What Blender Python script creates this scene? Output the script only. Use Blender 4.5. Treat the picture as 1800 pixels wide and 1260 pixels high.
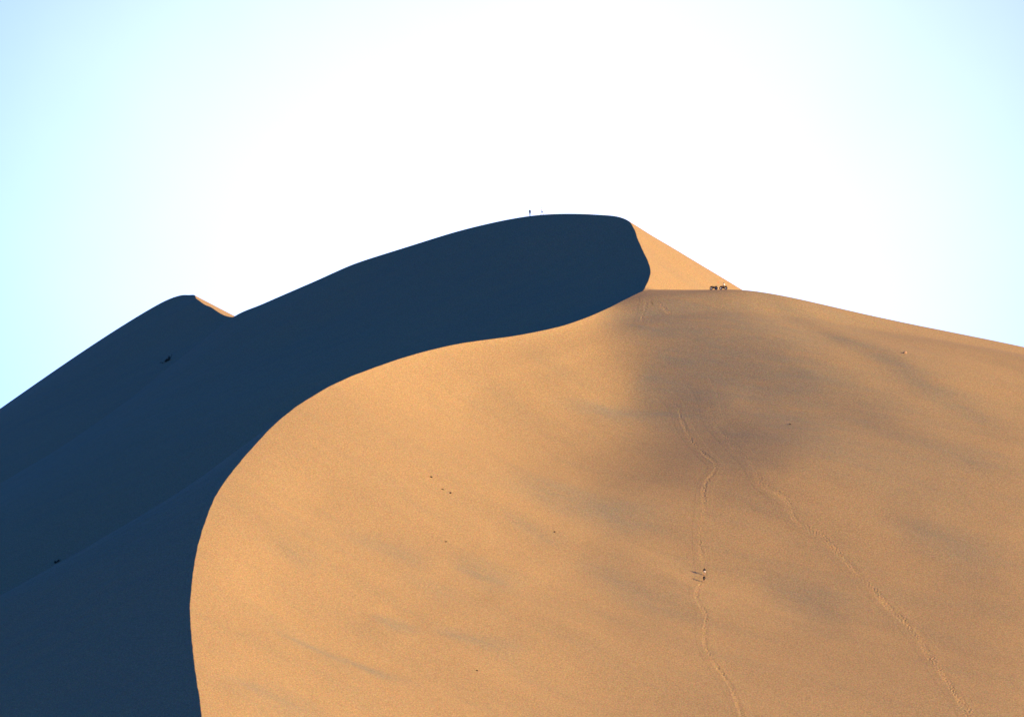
import bpy, bmesh, math, random
import numpy as np
from mathutils import Vector, Matrix, Euler

for o in list(bpy.data.objects):
    bpy.data.objects.remove(o)
scene = bpy.context.scene
C = scene.collection
rng = np.random.default_rng(11)
random.seed(11)

# ------------------------------------------------------------------ camera
F_PX, PW, PH, HORIZON = 6000.0, 1800.0, 1260.0, 1350.0     # focal length in photo pixels
PITCH = math.atan((HORIZON - PH / 2) / F_PX)
cam_d = bpy.data.cameras.new('camera')
cam = bpy.data.objects.new('camera', cam_d)
C.objects.link(cam)
cam.location = (0, 0, 0)
cam.rotation_euler = (math.radians(90) + PITCH, 0, 0)
cam_d.sensor_width = 36.0
cam_d.lens = F_PX / PW * 36.0
cam_d.clip_start = 1.0
cam_d.clip_end = 60000.0
scene.camera = cam

# ------------------------------------------------------------------ sky and sun
SUN_AZ = math.radians(24)      # from +X (right of the photo) towards the camera
SUN_EL = math.radians(11)
S = Vector((math.cos(SUN_EL) * math.cos(SUN_AZ), -math.cos(SUN_EL) * math.sin(SUN_AZ), math.sin(SUN_EL)))
world = bpy.data.worlds.new('World')
scene.world = world
world.use_nodes = True
wn, wl = world.node_tree.nodes, world.node_tree.links
wn.clear()
sky = wn.new('ShaderNodeTexSky')
sky.sky_type = 'NISHITA'
sky.sun_disc = False
sky.sun_elevation = SUN_EL
sky.sun_rotation = math.radians(90) + SUN_AZ
sky.altitude = 400
sky.air_density = 0.5
sky.dust_density = 1.0
sky.ozone_density = 10.0
bg = wn.new('ShaderNodeBackground')
bg.inputs['Strength'].default_value = 0.148
wl.new(sky.outputs['Color'], bg.inputs['Color'])
# added white glow that brightens the sky over the dunes, fading into blue all round
tco = wn.new('ShaderNodeTexCoord')
GLOW_AZ, GLOW_EL = math.radians(0.6), math.radians(7.5)
dist = wn.new('ShaderNodeVectorMath'); dist.operation = 'DISTANCE'
dist.inputs[1].default_value = (math.sin(GLOW_AZ) * math.cos(GLOW_EL), math.cos(GLOW_AZ) * math.cos(GLOW_EL), math.sin(GLOW_EL))
wl.new(tco.outputs['Generated'], dist.inputs[0])
vn = wn.new('ShaderNodeTexNoise'); vn.inputs['Scale'].default_value = 7.0; vn.inputs['Detail'].default_value = 6
wl.new(tco.outputs['Generated'], vn.inputs['Vector'])
vw = wn.new('ShaderNodeMath'); vw.operation = 'MULTIPLY_ADD'; vw.inputs[1].default_value = 0.05; 
wl.new(vn.outputs['Fac'], vw.inputs[0]); wl.new(dist.outputs['Value'], vw.inputs[2])
dv = wn.new('ShaderNodeMath'); dv.operation = 'DIVIDE'; dv.inputs[1].default_value = 0.222
wl.new(vw.outputs['Value'], dv.inputs[0])
sq = wn.new('ShaderNodeMath'); sq.operation = 'POWER'; sq.inputs[1].default_value = 2.0
wl.new(dv.outputs['Value'], sq.inputs[0])
ng = wn.new('ShaderNodeMath'); ng.operation = 'MULTIPLY'; ng.inputs[1].default_value = -1.0
wl.new(sq.outputs['Value'], ng.inputs[0])
ex = wn.new('ShaderNodeMath'); ex.operation = 'EXPONENT'
wl.new(ng.outputs['Value'], ex.inputs[0])
vs_ = wn.new('ShaderNodeMath'); vs_.operation = 'MULTIPLY'; vs_.inputs[1].default_value = 0.45
wl.new(ex.outputs['Value'], vs_.inputs[0])
vc = wn.new('ShaderNodeMath'); vc.operation = 'SMOOTH_MIN'; vc.inputs[1].default_value = 0.39; vc.inputs[2].default_value = 0.06
wl.new(vs_.outputs['Value'], vc.inputs[0])
glow = wn.new('ShaderNodeBackground')
glow.inputs['Color'].default_value = (0.98, 0.96, 0.66, 1)
wl.new(vc.outputs['Value'], glow.inputs['Strength'])
add = wn.new('ShaderNodeAddShader')
wl.new(bg.outputs['Background'], add.inputs[0]); wl.new(glow.outputs['Background'], add.inputs[1])
wo = wn.new('ShaderNodeOutputWorld')
wl.new(add.outputs['Shader'], wo.inputs['Surface'])

sun_d = bpy.data.lights.new('sun', 'SUN')
sun_d.energy = 4.5
sun_d.angle = math.radians(0.5)
sun_d.color = (1.0, 0.635, 0.215)
sun = bpy.data.objects.new('sun', sun_d)
C.objects.link(sun)
sun.location = (300, 600, 400)
sun.rotation_euler = (-S).to_track_quat('-Z', 'Y').to_euler()

vs = scene.view_settings
vs.view_transform = 'Standard'
vs.look = 'None'
vs.exposure = 1.55
vs.gamma = 1.0
vs.use_curve_mapping = False

# ------------------------------------------------------------------ helpers
def tag(o, label=None, cat=None, group=None, kind=None):
    if label: o['label'] = label
    if cat: o['category'] = cat
    if group: o['group'] = group
    if kind: o['kind'] = kind
    return o

def at(px, py, Y):
    """point seen at photo pixel (px, py) standing Y metres away"""
    a, b = (px - PW / 2) / F_PX, (PH / 2 - py) / F_PX
    dy = math.cos(PITCH) - b * math.sin(PITCH)
    dz = math.sin(PITCH) + b * math.cos(PITCH)
    k = Y / dy
    return (a * k, Y, dz * k)

def pts(lst):
    return np.array([at(*p) for p in lst])

class TPS:
    def __init__(self, P, lam=0.0):
        self.P = P[:, :2] / 100.0
        n = len(P)
        K = self.k(self.P, self.P) + lam * np.eye(n)
        A = np.zeros((n + 3, n + 3))
        A[:n, :n] = K
        A[:n, n] = A[n, :n] = 1
        A[:n, n + 1:] = self.P
        A[n + 1:, :n] = self.P.T
        self.w = np.linalg.solve(A, np.concatenate([P[:, 2], [0, 0, 0]]))
    def k(self, a, b):
        d2 = ((a[:, None, :] - b[None, :, :]) ** 2).sum(-1)
        return 0.5 * d2 * np.log(d2 + 1e-12)
    def __call__(self, x, y):
        x = np.asarray(x, float); y = np.asarray(y, float)
        q = np.stack([x.ravel(), y.ravel()], 1) / 100.0
        out = np.empty(len(q))
        n = len(self.P)
        for i in range(0, len(q), 20000):
            c = q[i:i + 20000]
            out[i:i + 20000] = self.k(c, self.P) @ self.w[:n] + self.w[n] + c @ self.w[n + 1:]
        return out.reshape(x.shape)

_perm = rng.permutation(512)
_perm = np.concatenate([_perm, _perm, _perm])
_ga = rng.uniform(0, 2 * np.pi, 512)
def perlin(x, y):
    x = np.asarray(x, float); y = np.asarray(y, float)
    xi = np.floor(x).astype(int); yi = np.floor(y).astype(int)
    xf = x - xi; yf = y - yi
    u = xf ** 3 * (xf * (xf * 6 - 15) + 10); v = yf ** 3 * (yf * (yf * 6 - 15) + 10)
    def g(ix, iy, dx, dy):
        a = _ga[_perm[_perm[ix % 512] + (iy % 512)] % 512]
        return np.cos(a) * dx + np.sin(a) * dy
    n00 = g(xi, yi, xf, yf); n10 = g(xi + 1, yi, xf - 1, yf)
    n01 = g(xi, yi + 1, xf, yf - 1); n11 = g(xi + 1, yi + 1, xf - 1, yf - 1)
    return (n00 * (1 - u) + n10 * u) * (1 - v) + (n01 * (1 - u) + n11 * u) * v

def smax(a, b, k):
    h = np.clip(0.5 + 0.5 * (a - b) / k, 0, 1)
    return b * (1 - h) + a * h + k * h * (1 - h)

def sstep(x, a, b):
    t = np.clip((x - a) / (b - a), 0, 1)
    return t * t * (3 - 2 * t)

class Spline:
    """cubic through points, smooth (Catmull-Rom tangents), linear outside"""
    def __init__(self, xs, ys):
        o = np.argsort(xs)
        self.x = np.asarray(xs, float)[o]; self.y = np.asarray(ys, float)[o]
        h = np.diff(self.x); s = np.diff(self.y) / h
        m = np.empty(len(self.x))
        m[1:-1] = (s[:-1] * h[1:] + s[1:] * h[:-1]) / (h[:-1] + h[1:])
        m[0] = s[0]; m[-1] = s[-1]
        self.m = m
    def __call__(self, q):
        q = np.asarray(q, float)
        i = np.clip(np.searchsorted(self.x, q) - 1, 0, len(self.x) - 2)
        h = self.x[i + 1] - self.x[i]
        t = (q - self.x[i]) / h
        tc = np.clip(t, 0, 1)
        r = ((2 * tc ** 3 - 3 * tc ** 2 + 1) * self.y[i] + (tc ** 3 - 2 * tc ** 2 + tc) * h * self.m[i]
             + (-2 * tc ** 3 + 3 * tc ** 2) * self.y[i + 1] + (tc ** 3 - tc ** 2) * h * self.m[i + 1])
        r = np.where(t < 0, self.y[0] + (q - self.x[0]) * self.m[0], r)
        return np.where(t > 1, self.y[-1] + (q - self.x[-1]) * self.m[-1], r)

def grid_mesh(name, X, Y, Z, mat):
    """quad grid from 2-D arrays"""
    r, c = X.shape
    me = bpy.data.meshes.new(name)
    me.vertices.add(r * c)
    me.vertices.foreach_set('co', np.stack([X, Y, Z], -1).astype(np.float32).ravel())
    idx = np.arange(r * c).reshape(r, c)
    q = np.stack([idx[:-1, :-1], idx[:-1, 1:], idx[1:, 1:], idx[1:, :-1]], -1).reshape(-1, 4)
    nf = len(q)
    me.loops.add(nf * 4)
    me.loops.foreach_set('vertex_index', q.ravel().astype(np.int32))
    me.polygons.add(nf)
    me.polygons.foreach_set('loop_start', np.arange(0, nf * 4, 4, dtype=np.int32))
    me.polygons.foreach_set('loop_total', np.full(nf, 4, dtype=np.int32))
    me.polygons.foreach_set('use_smooth', np.ones(nf, dtype=bool))
    me.update(calc_edges=True)
    me.validate()
    me.materials.append(mat)
    o = bpy.data.objects.new(name, me)
    C.objects.link(o)
    return o

# ------------------------------------------------------------------ materials
def simple_mat(name, col, rough=0.6, metal=0.0, var=0.12, scale=12.0, spec=0.3):
    m = bpy.data.materials.new(name)
    m.use_nodes = True
    n, l = m.node_tree.nodes, m.node_tree.links
    b = n['Principled BSDF']
    b.inputs['Roughness'].default_value = rough
    b.inputs['Metallic'].default_value = metal
    b.inputs['Specular IOR Level'].default_value = spec
    tc = n.new('ShaderNodeTexCoord')
    nz = n.new('ShaderNodeTexNoise'); nz.inputs['Scale'].default_value = scale; nz.inputs['Detail'].default_value = 4
    rp = n.new('ShaderNodeValToRGB')
    rp.color_ramp.elements[0].position = 0.3
    rp.color_ramp.elements[1].position = 0.7
    rp.color_ramp.elements[0].color = tuple(c * (1 - var) for c in col) + (1,)
    rp.color_ramp.elements[1].color = tuple(min(1, c * (1 + var)) for c in col) + (1,)
    l.new(tc.outputs['Object'], nz.inputs['Vector'])
    l.new(nz.outputs['Fac'], rp.inputs['Fac'])
    l.new(rp.outputs['Color'], b.inputs['Base Color'])
    return m

def sand_mat():
    m = bpy.data.materials.new('dune_sand')
    m.use_nodes = True
    n, l = m.node_tree.nodes, m.node_tree.links
    b = n['Principled BSDF']
    b.inputs['Roughness'].default_value = 0.95
    b.inputs['Specular IOR Level'].default_value = 0.1
    geo = n.new('ShaderNodeNewGeometry')
    # long streaks of coarser, greyer sand drawn out by the wind (plan direction (1,-.5))
    mp = n.new('ShaderNodeMapping')
    mp.vector_type = 'TEXTURE'
    mp.inputs['Rotation'].default_value = (0, 0, math.radians(-27))
    mp.inputs['Scale'].default_value = (38, 7.5, 30)
    l.new(geo.outputs['Position'], mp.inputs['Vector'])
    st = n.new('ShaderNodeTexNoise'); st.inputs['Scale'].default_value = 1.0
    st.inputs['Detail'].default_value = 5; st.inputs['Roughness'].default_value = 0.58; st.inputs['Distortion'].default_value = 0.35
    l.new(mp.outputs['Vector'], st.inputs['Vector'])
    r1 = n.new('ShaderNodeMapRange'); r1.inputs['From Min'].default_value = 0.47; r1.inputs['From Max'].default_value = 0.72
    l.new(st.outputs['Fac'], r1.inputs['Value'])
    mx1 = n.new('ShaderNodeMix'); mx1.data_type = 'RGBA'
    mx1.inputs['A'].default_value = (0.286, 0.200, 0.093, 1)
    mx1.inputs['B'].default_value = (0.260, 0.190, 0.094, 1)
    l.new(r1.outputs['Result'], mx1.inputs['Factor'])
    # greyer olive tint laid along the wind-cut steps and below the saddle
    ca = n.new('ShaderNodeAttribute'); ca.attribute_name = 'olive_tint'
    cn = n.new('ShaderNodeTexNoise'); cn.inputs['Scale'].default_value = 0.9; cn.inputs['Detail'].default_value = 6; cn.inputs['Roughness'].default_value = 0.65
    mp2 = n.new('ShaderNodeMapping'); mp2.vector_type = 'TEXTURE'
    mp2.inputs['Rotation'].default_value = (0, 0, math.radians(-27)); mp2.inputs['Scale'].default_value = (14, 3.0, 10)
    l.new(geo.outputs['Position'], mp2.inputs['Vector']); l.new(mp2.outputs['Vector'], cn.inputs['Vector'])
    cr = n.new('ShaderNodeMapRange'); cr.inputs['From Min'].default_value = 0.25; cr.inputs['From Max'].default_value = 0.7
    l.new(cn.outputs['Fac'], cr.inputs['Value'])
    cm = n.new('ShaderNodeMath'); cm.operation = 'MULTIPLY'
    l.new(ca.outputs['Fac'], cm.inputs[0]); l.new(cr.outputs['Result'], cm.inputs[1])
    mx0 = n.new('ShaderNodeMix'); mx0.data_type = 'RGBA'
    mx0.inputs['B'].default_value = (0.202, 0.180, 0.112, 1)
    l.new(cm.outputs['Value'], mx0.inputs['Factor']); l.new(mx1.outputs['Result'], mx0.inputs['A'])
    # grain: mottling of decimetre patches
    gr = n.new('ShaderNodeTexNoise'); gr.inputs['Scale'].default_value = 2.6
    gr.inputs['Detail'].default_value = 3; gr.inputs['Roughness'].default_value = 0.8
    l.new(geo.outputs['Position'], gr.inputs['Vector'])
    r2 = n.new('ShaderNodeMapRange'); r2.inputs['From Min'].default_value = 0.3; r2.inputs['From Max'].default_value = 0.7
    r2.inputs['To Min'].default_value = 0.70; r2.inputs['To Max'].default_value = 1.30
    l.new(gr.outputs['Fac'], r2.inputs['Value'])
    mul = n.new('ShaderNodeVectorMath'); mul.operation = 'SCALE'
    l.new(mx0.outputs['Result'], mul.inputs[0])
    l.new(r2.outputs['Result'], mul.inputs['Scale'])
    # grains of several minerals: a faint speckle of warmer and greener sand
    gc = n.new('ShaderNodeTexNoise'); gc.inputs['Scale'].default_value = 4.2; gc.inputs['Detail'].default_value = 2
    l.new(geo.outputs['Position'], gc.inputs['Vector'])
    sp = n.new('ShaderNodeMix'); sp.data_type = 'RGBA'; sp.blend_type = 'SOFT_LIGHT'; sp.inputs['Factor'].default_value = 0.8
    l.new(mul.outputs['Vector'], sp.inputs['A']); l.new(gc.outputs['Color'], sp.inputs['B'])
    tr = n.new('ShaderNodeAttribute'); tr.attribute_name = 'trodden'          # loose, freshly turned sand
    tm = n.new('ShaderNodeMix'); tm.data_type = 'RGBA'; tm.blend_type = 'MULTIPLY'
    tm.inputs['B'].default_value = (1.15, 1.10, 1.02, 1)
    l.new(tr.outputs['Fac'], tm.inputs['Factor'])
    l.new(sp.outputs['Result'], tm.inputs['A'])
    l.new(tm.outputs['Result'], b.inputs['Base Color'])
    # wind ripples and pocks
    rp = n.new('ShaderNodeTexNoise'); rp.inputs['Scale'].default_value = 1.7; rp.inputs['Detail'].default_value = 4; rp.inputs['Roughness'].default_value = 0.7
    l.new(geo.outputs['Position'], rp.inputs['Vector'])
    bp = n.new('ShaderNodeBump'); bp.inputs['Strength'].default_value = 0.35; bp.inputs['Distance'].default_value = 0.12
    l.new(rp.outputs['Fac'], bp.inputs['Height'])
    l.new(bp.outputs['Normal'], b.inputs['Normal'])
    return m
SAND = sand_mat()

# ------------------------------------------------------------------ the main dune
# crest of the front face, near to far (pixel, pixel, distance)
FRONT_CREST = [(378, 1420, 630), (355, 1260, 668), (340, 1150, 698), (335, 1050, 727), (350, 950, 757), (385, 862, 788),
               (440, 790, 815), (520, 715, 842), (620, 660, 868), (800, 605, 903), (1010, 565, 930), (1075, 540, 946), (1131, 512, 960)]
# then up the bowl's rim to the summit and back along the skyline
BACK_CREST = [(1134, 505, 966), (1141, 490, 975), (1143.5, 475, 984), (1140, 461, 992), (1130, 440, 1004), (1121, 420, 1015), (1114, 401, 1026), (1105, 388.5, 1034), (1088, 381.5, 1041), (1040, 377, 1053), (930, 380, 1080),
              (800, 408, 1107), (620, 465, 1140), (560, 491.5, 1151), (500, 517.5, 1162), (455, 537, 1170), (411, 556.5, 1178), (355, 600, 1184.5), (295, 645, 1191), (150, 741, 1203), (0, 815, 1214), (-300, 990, 1235)]
fc = pts(FRONT_CREST); bc = pts(BACK_CREST)
allc = np.concatenate([fc, bc])
crest_s = Spline(allc[:, 1], allc[:, 0])
def crest_x(y):
    """plan line of the brink with its small nicks and waves"""
    y = np.asarray(y, float)
    w = (1 - sstep(y, 930, 950)) + 0.5 * sstep(y, 965, 975) * (1 - sstep(y, 1025, 1040))
    return crest_s(y) + w * (0.18 * perlin(y / 19.0, y * 0 + 0.3) + 0.12 * perlin(y / 6.0, y * 0 + 4.3) + 0.07 * perlin(y / 1.9, y * 0 + 8.3))
Y_SAD = 960.0

face = pts([(1310, 514, 955), (1220, 514, 957), (1500, 551, 946), (1800, 609, 930), (2300, 715, 905),
            (1100, 672, 900), (1400, 642, 900), (1800, 690, 888), (2300, 790, 870),
            (800, 785, 850), (1040, 846, 850), (1400, 820, 850), (1800, 842, 845), (2300, 930, 835),
            (650, 905, 800), (937, 988, 800), (1400, 1036, 800), (1800, 1044, 798), (2300, 1120, 790),
            (600, 1070, 750), (900, 1148, 750), (1400, 1212, 750), (1800, 1226, 748),
            (600, 1245, 700), (900, 1335, 700), (1500, 1415, 700), (2200, 1470, 700),
            (800, 1500, 650), (1500, 1560, 650), (1200, 575, 1000), (1500, 625, 1000), (1800, 668, 985)])
extra = np.array([[40, 1080, 95], [120, 1080, 80], [-60, 1150, 60], [60, 1200, 40], [200, 1050, 60], [330, 900, 10], [330, 750, -15],
                  [100, 560, -45], [-60, 560, -40], [300, 600, -45]], float)
F = TPS(np.concatenate([fc, face, extra]))
bowl = np.array([[-5, 960, 112], [-60, 960, 82], [-110, 960, 55], [-160, 960, 26], [-20, 1030, 135], [-70, 1030, 112], [-130, 1030, 82], [-190, 1030, 47],
                 [-60, 1100, 144], [-120, 1100, 113], [-190, 1100, 72], [-10, 900, 80], [-60, 900, 52], [-110, 900, 27], [-170, 900, -6],
                 [-40, 800, 25], [-100, 800, -2], [-180, 800, -30], [-300, 1150, 10]], float)
B = TPS(np.concatenate([fc[-1:], bc, bowl]))
SLIP = Spline([600, 668, 757, 815, 832, 850, 900, 960], [0.57, 0.57, 0.585, 0.60, 0.72, 0.79, 0.84, 0.84])
TSLOPE = Spline([960, 1032, 1065, 1100, 1230], [0.62, 0.62, 0.56, 0.36, 0.30])
sad = fc[-1]

def relief(x, y):
    """wind-drawn undulation of the windward face"""
    u = 0.894 * x - 0.447 * y; v = 0.447 * x + 0.894 * y
    w = 9 * perlin(x / 50, y / 50) + 3 * perlin(x / 17 + 40, y / 17)
    patch = sstep(perlin(x / 48 + 33, y / 40 + 12), -0.25, 0.35)
    r = 0.9 * perlin(u / 70 + 3.1, (v + w) / 19 + 7.7)
    r = r + 0.26 * patch * perlin(u / 30 + 13.1, (v + w) / 8.5 + 1.7)
    r = r + 0.10 * patch * perlin(u / 13 + 5, (v + w) / 4.1 + 2.2)
    r = r + 0.03 * perlin(u / 4 + 5, v / 1.8 + 2.2)
    r = r + 1.8 * perlin(x / 75 + 21, y / 60 + 9)
    return r

def hit_base(px, py):
    ys = np.linspace(640, 958, 900)
    P = np.array([at(px, py, q) for q in ys])
    i = int(np.argmax(F(P[:, 0], ys) > P[:, 2]))
    return P[i, :2]
# long low wind-cut steps seen on the face: ends (photo pixels), half width (m), slope
STREAKS = [((485, 1110), (728, 1206), 1.7, .13), ((655, 1078), (735, 1114), 2.2, .10), ((760, 1104), (920, 1144), 2.2, .09), ((790, 975), (905, 1040), 3.5, .08),
           ((900, 828), (1160, 938), 5.0, .09), ((1365, 528), (1810, 778), 4.5, .12), ((1300, 640), (1660, 765), 5.5, .07), ((985, 682), (1260, 706), 3.5, .09),
           ((1290, 598), (1620, 700), 4.0, .05), ((1060, 590), (820, 655), 2.6, -.07), ((830, 650), (775, 745), 3.5, -.05), ((1500, 722), (1810, 846), 5.0, .07),
           ((395, 1190), (570, 1262), 4.5, .07), ((600, 930), (770, 992), 3.5, .06), ((1010, 975), (1210, 1082), 4.5, .06), ((1330, 1010), (1500, 1090), 5.0, .05),
           ((480, 950), (560, 1000), 3.0, .05), ((700, 1000), (800, 1060), 3.0, .05), ((1560, 900), (1790, 1000), 5.0, .06), ((880, 900), (1000, 960), 2.5, .06)]
STREAK_P = [(hit_base(*a), hit_base(*b), w, k) for a, b, w, k in STREAKS]
def streaks(x, y, tint=False):
    """height of the wind-cut steps, or how much grey-olive tint lies along them"""
    r = np.zeros(np.shape(x))
    for a, b, w, k in STREAK_P:
        d = b - a; L = np.hypot(*d); d = d / L
        nrm = np.array([-d[1], d[0]])
        if nrm @ np.array([S.x, S.y]) < 0: nrm = -nrm
        lo = np.minimum(a, b) - 14 * w; hi = np.maximum(a, b) + 14 * w
        m = (x > lo[0]) & (x < hi[0]) & (y > lo[1]) & (y < hi[1])
        if not m.any(): continue
        xm, ym = x[m] - a[0], y[m] - a[1]
        s_ = (xm * d[0] + ym * d[1]) / L
        q = xm * nrm[0] + ym * nrm[1] + 0.5 * w * perlin(s_ * L / 25 + a[0], s_ * 0 + a[1])
        ww = w * (0.7 + 0.6 * np.clip(s_, 0, 1))
        edge = sstep(s_, -0.15, 0.3) * (1 - sstep(s_, 0.65, 1.15))
        if tint:
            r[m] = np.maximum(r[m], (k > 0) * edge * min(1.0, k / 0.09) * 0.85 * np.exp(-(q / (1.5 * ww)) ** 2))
        else:
            r[m] += 1.05 * k * w * np.tanh(q / ww) * np.exp(-(q / (4.5 * ww)) ** 2) * edge
    return r

def shape(x, y, t):
    """steeper band under the upper brink, and the spur that runs down from the saddle"""
    r = streaks(x, y) * sstep(t, 0.5, 6) - 3.2 * (1 - np.exp(-t / 9.0)) * sstep(y, 835, 885) * (1 - sstep(y, 938, 952))
    r = r + 2.2 * np.exp(-((x - 62) / 30) ** 2 - ((y - 920) / 30) ** 2)
    r = r - 1.05 * np.exp(-((x - 30 + 0.25 * (y - 912)) / 13) ** 2 - ((y - 910) / 24) ** 2)
    return r

def by_row(fn, y):
    """evaluate a function of distance once per distinct row"""
    u, inv = np.unique(y, return_inverse=True)
    return fn(u)[inv].reshape(np.shape(y))

def lit(x, y):
    x = np.asarray(x, float); y = np.asarray(y, float)
    cx = crest_x(y)
    t = x - cx
    f = F(x, y) + shape(x, y, np.maximum(t, 0)) + relief(x, y) * sstep(t, 1.0, 22.0) * (1 - 0.8 * sstep(y, 925, 955))
    zc = by_row(lambda q: B(crest_x(q), q), np.maximum(y, Y_SAD))
    tb = zc - TSLOPE(np.maximum(y, Y_SAD)) * t
    tf = sad[2] - 0.55 * (Y_SAD - y) - 0.62 * np.maximum(x - sad[0], 0) - 1.2 * np.maximum(sad[0] - x, 0)
    T = np.where(y > Y_SAD, tb, tf) + 0.45 * relief(x * 1.4, y * 1.4) * sstep(t, 1, 14)
    near = sstep(y, 930, 955)
    return np.where(near > 0, smax(f, T, 1.2), f)

def slip(x, y):
    cx = crest_x(y)
    z0 = by_row(lambda q: lit(crest_x(q), q), y)
    b0 = by_row(lambda q: B(crest_x(q), q), y)
    t = cx - x
    g = SLIP(np.minimum(y, Y_SAD))
    # the brink is rounded over the first metre, the face lies at the angle of repose, the foot runs out
    sf = z0 - g * t
    soft = 0.7 * perlin(x / 60 + 3, y / 30) + 0.16 * perlin(x / 24, y / 5) + 0.07 * perlin(x / 12 + 9, y / 2.3) + 0.8 * perlin(x / 34 + 5, y / 40 + 2)
    b = B(x, y)
    b = b + (z0 - b0) * np.exp(-t / 4.0) * (y > Y_SAD)
    bw = b + soft * sstep(t, 2, 15)
    sfw = sf + soft * sstep(t, 2, 15)
    z = np.where(y > Y_SAD, bw, smax(sfw, bw, 2.5))
    return np.where((y <= Y_SAD), np.where(t < 12, np.maximum(sfw, bw * sstep(t, 0, 12) + sfw * (1 - sstep(t, 0, 12))), z), z)

def height(x, y):
    x = np.atleast_1d(np.asarray(x, float)); y = np.atleast_1d(np.asarray(y, float))
    return np.where(x >= crest_x(y), lit(x, y), slip(np.minimum(x, crest_x(y)), y))

def hit(px, py, y0=640, y1=1000, side=None):
    """where the ray through a photo pixel meets the dune"""
    ys = np.linspace(y0, y1, 1400)
    P = np.array([at(px, py, q) for q in ys])
    h = height(P[:, 0], ys) - P[:, 2]
    i = np.argmax(h > 0)
    if i == 0: i = len(ys) - 1
    a = h[i - 1] / (h[i - 1] - h[i]) if h[i - 1] != h[i] else 0
    y = ys[i - 1] + a * (ys[i] - ys[i - 1])
    x = at(px, py, y)[0]
    return np.array([x, y, height(x, y)[0]])

# ---- footprint trails: plan polylines
TRAILS_PX = {
    'lower_climb': ([(1150, 680), (1185, 710), (1200, 745), (1222, 780), (1240, 800), (1258, 818), (1241, 852), (1236, 890), (1232, 945), (1235, 985),
                     (1238, 1012), (1228, 1035), (1226, 1042), (1240, 1080), (1238, 1112), (1248, 1150), (1268, 1183), (1290, 1217), (1306, 1258), (1312, 1285)], 1, 0.16),
    'long_trail': ([(1228, 668), (1243, 700), (1255, 742), (1275, 765), (1297, 790), (1325, 820), (1342, 850), (1385, 880), (1398, 912), (1440, 938),
                    (1500, 1000), (1560, 1062), (1610, 1115), (1648, 1172), (1695, 1240), (1715, 1275)], 3, 0.7),
    'saddle': ([(1137, 520), (1136, 540), (1130, 558), (1124, 575)], 1, 0.15),
    'saddle_right': ([(1152, 526), (1165, 538), (1180, 552)], 2, 0.3),
}
def resample(P, ds):
    P = np.asarray(P, float)
    d = np.concatenate([[0], np.cumsum(np.hypot(*np.diff(P[:, :2], axis=0).T))])
    sx, sy = Spline(d, P[:, 0]), Spline(d, P[:, 1])
    s = np.arange(0, d[-1], ds)
    return np.stack([sx(s), sy(s)], 1), s
trails = {}
for key, (pl, walkers, spread) in TRAILS_PX.items():
    P = np.array([hit(a, b)[:2] for a, b in pl])
    trails[key] = (resample(P, 0.13), walkers, spread)

def trail_sink(x, y):
    """the dune sheet is let down under the trodden strips, which are finer meshes of their own"""
    d = np.full(x.shape, 1e9)
    for key, ((Q, s), w, sp) in trails.items():
        half = 1.0 + sp
        cut = int((half + 0.6) / 0.13)
        for q in Q[cut:-cut:5]:
            m = (np.abs(x - q[0]) < half + 2) & (np.abs(y - q[1]) < half + 2)
            if m.any():
                d[m] = np.minimum(d[m], np.hypot(x[m] - q[0], y[m] - q[1]) - half)
    return -0.42 * (1 - sstep(d, -0.35, 0.15))

def olive_tint_at(x, y):
    """grey-olive tint along the wind-cut steps, and a patch of it below the saddle, spreading down and right"""
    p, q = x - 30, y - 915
    olive_patch = (0.9 * sstep(p + 12 * perlin(x / 30, y / 22) + 7 * perlin(x / 11 + 4, y / 7), -5, 11) * np.exp(-(np.maximum(p - 25, 0) / 55) ** 2)
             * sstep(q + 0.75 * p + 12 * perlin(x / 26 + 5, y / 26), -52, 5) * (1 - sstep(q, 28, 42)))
    return np.maximum(streaks(x, y, True), olive_patch)

# ---- mesh of the dune: rows of constant distance, columns measured from the crest so that the brink is one edge loop
yr = np.concatenate([np.arange(560, 660, 2.0), np.arange(660, 965, 0.55), np.arange(965, 1070, 0.7), np.arange(1070, 1240, 1.2), np.arange(1240, 1300, 4)])
tl = np.concatenate([[0.12, 0.3, 0.6, 1.0, 1.5, 2.0], np.arange(2.6, 260, 0.6), np.arange(260, 420, 3.0)])
tsl = np.concatenate([[0.12, 0.3, 0.6, 1.0, 1.6, 2.4, 3.3], np.arange(4.3, 230, 1.1), np.arange(230, 420, 5.0)])
tt = np.concatenate([-tsl[::-1], [0.0], tl])
YY, TT = np.meshgrid(yr, tt, indexing='ij')
XX = crest_x(YY) + TT
ZZ = np.empty_like(XX)
k0 = len(tsl)
ZZ[:, k0:] = lit(XX[:, k0:], YY[:, k0:])
ZZ[:, :k0] = slip(XX[:, :k0], YY[:, :k0])
ZZ[:, k0:] += trail_sink(XX[:, k0:], YY[:, k0:])
dune = grid_mesh('main_dune', XX, YY, ZZ, SAND)
co_ = dune.data.attributes.new('olive_tint', 'FLOAT', 'POINT')
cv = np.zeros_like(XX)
cv[:, k0:] = olive_tint_at(XX[:, k0:], YY[:, k0:])
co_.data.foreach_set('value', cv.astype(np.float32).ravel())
tag(dune, 'great sand dune with sunlit rounded face and shaded bowl behind its crest', kind='structure')

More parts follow.
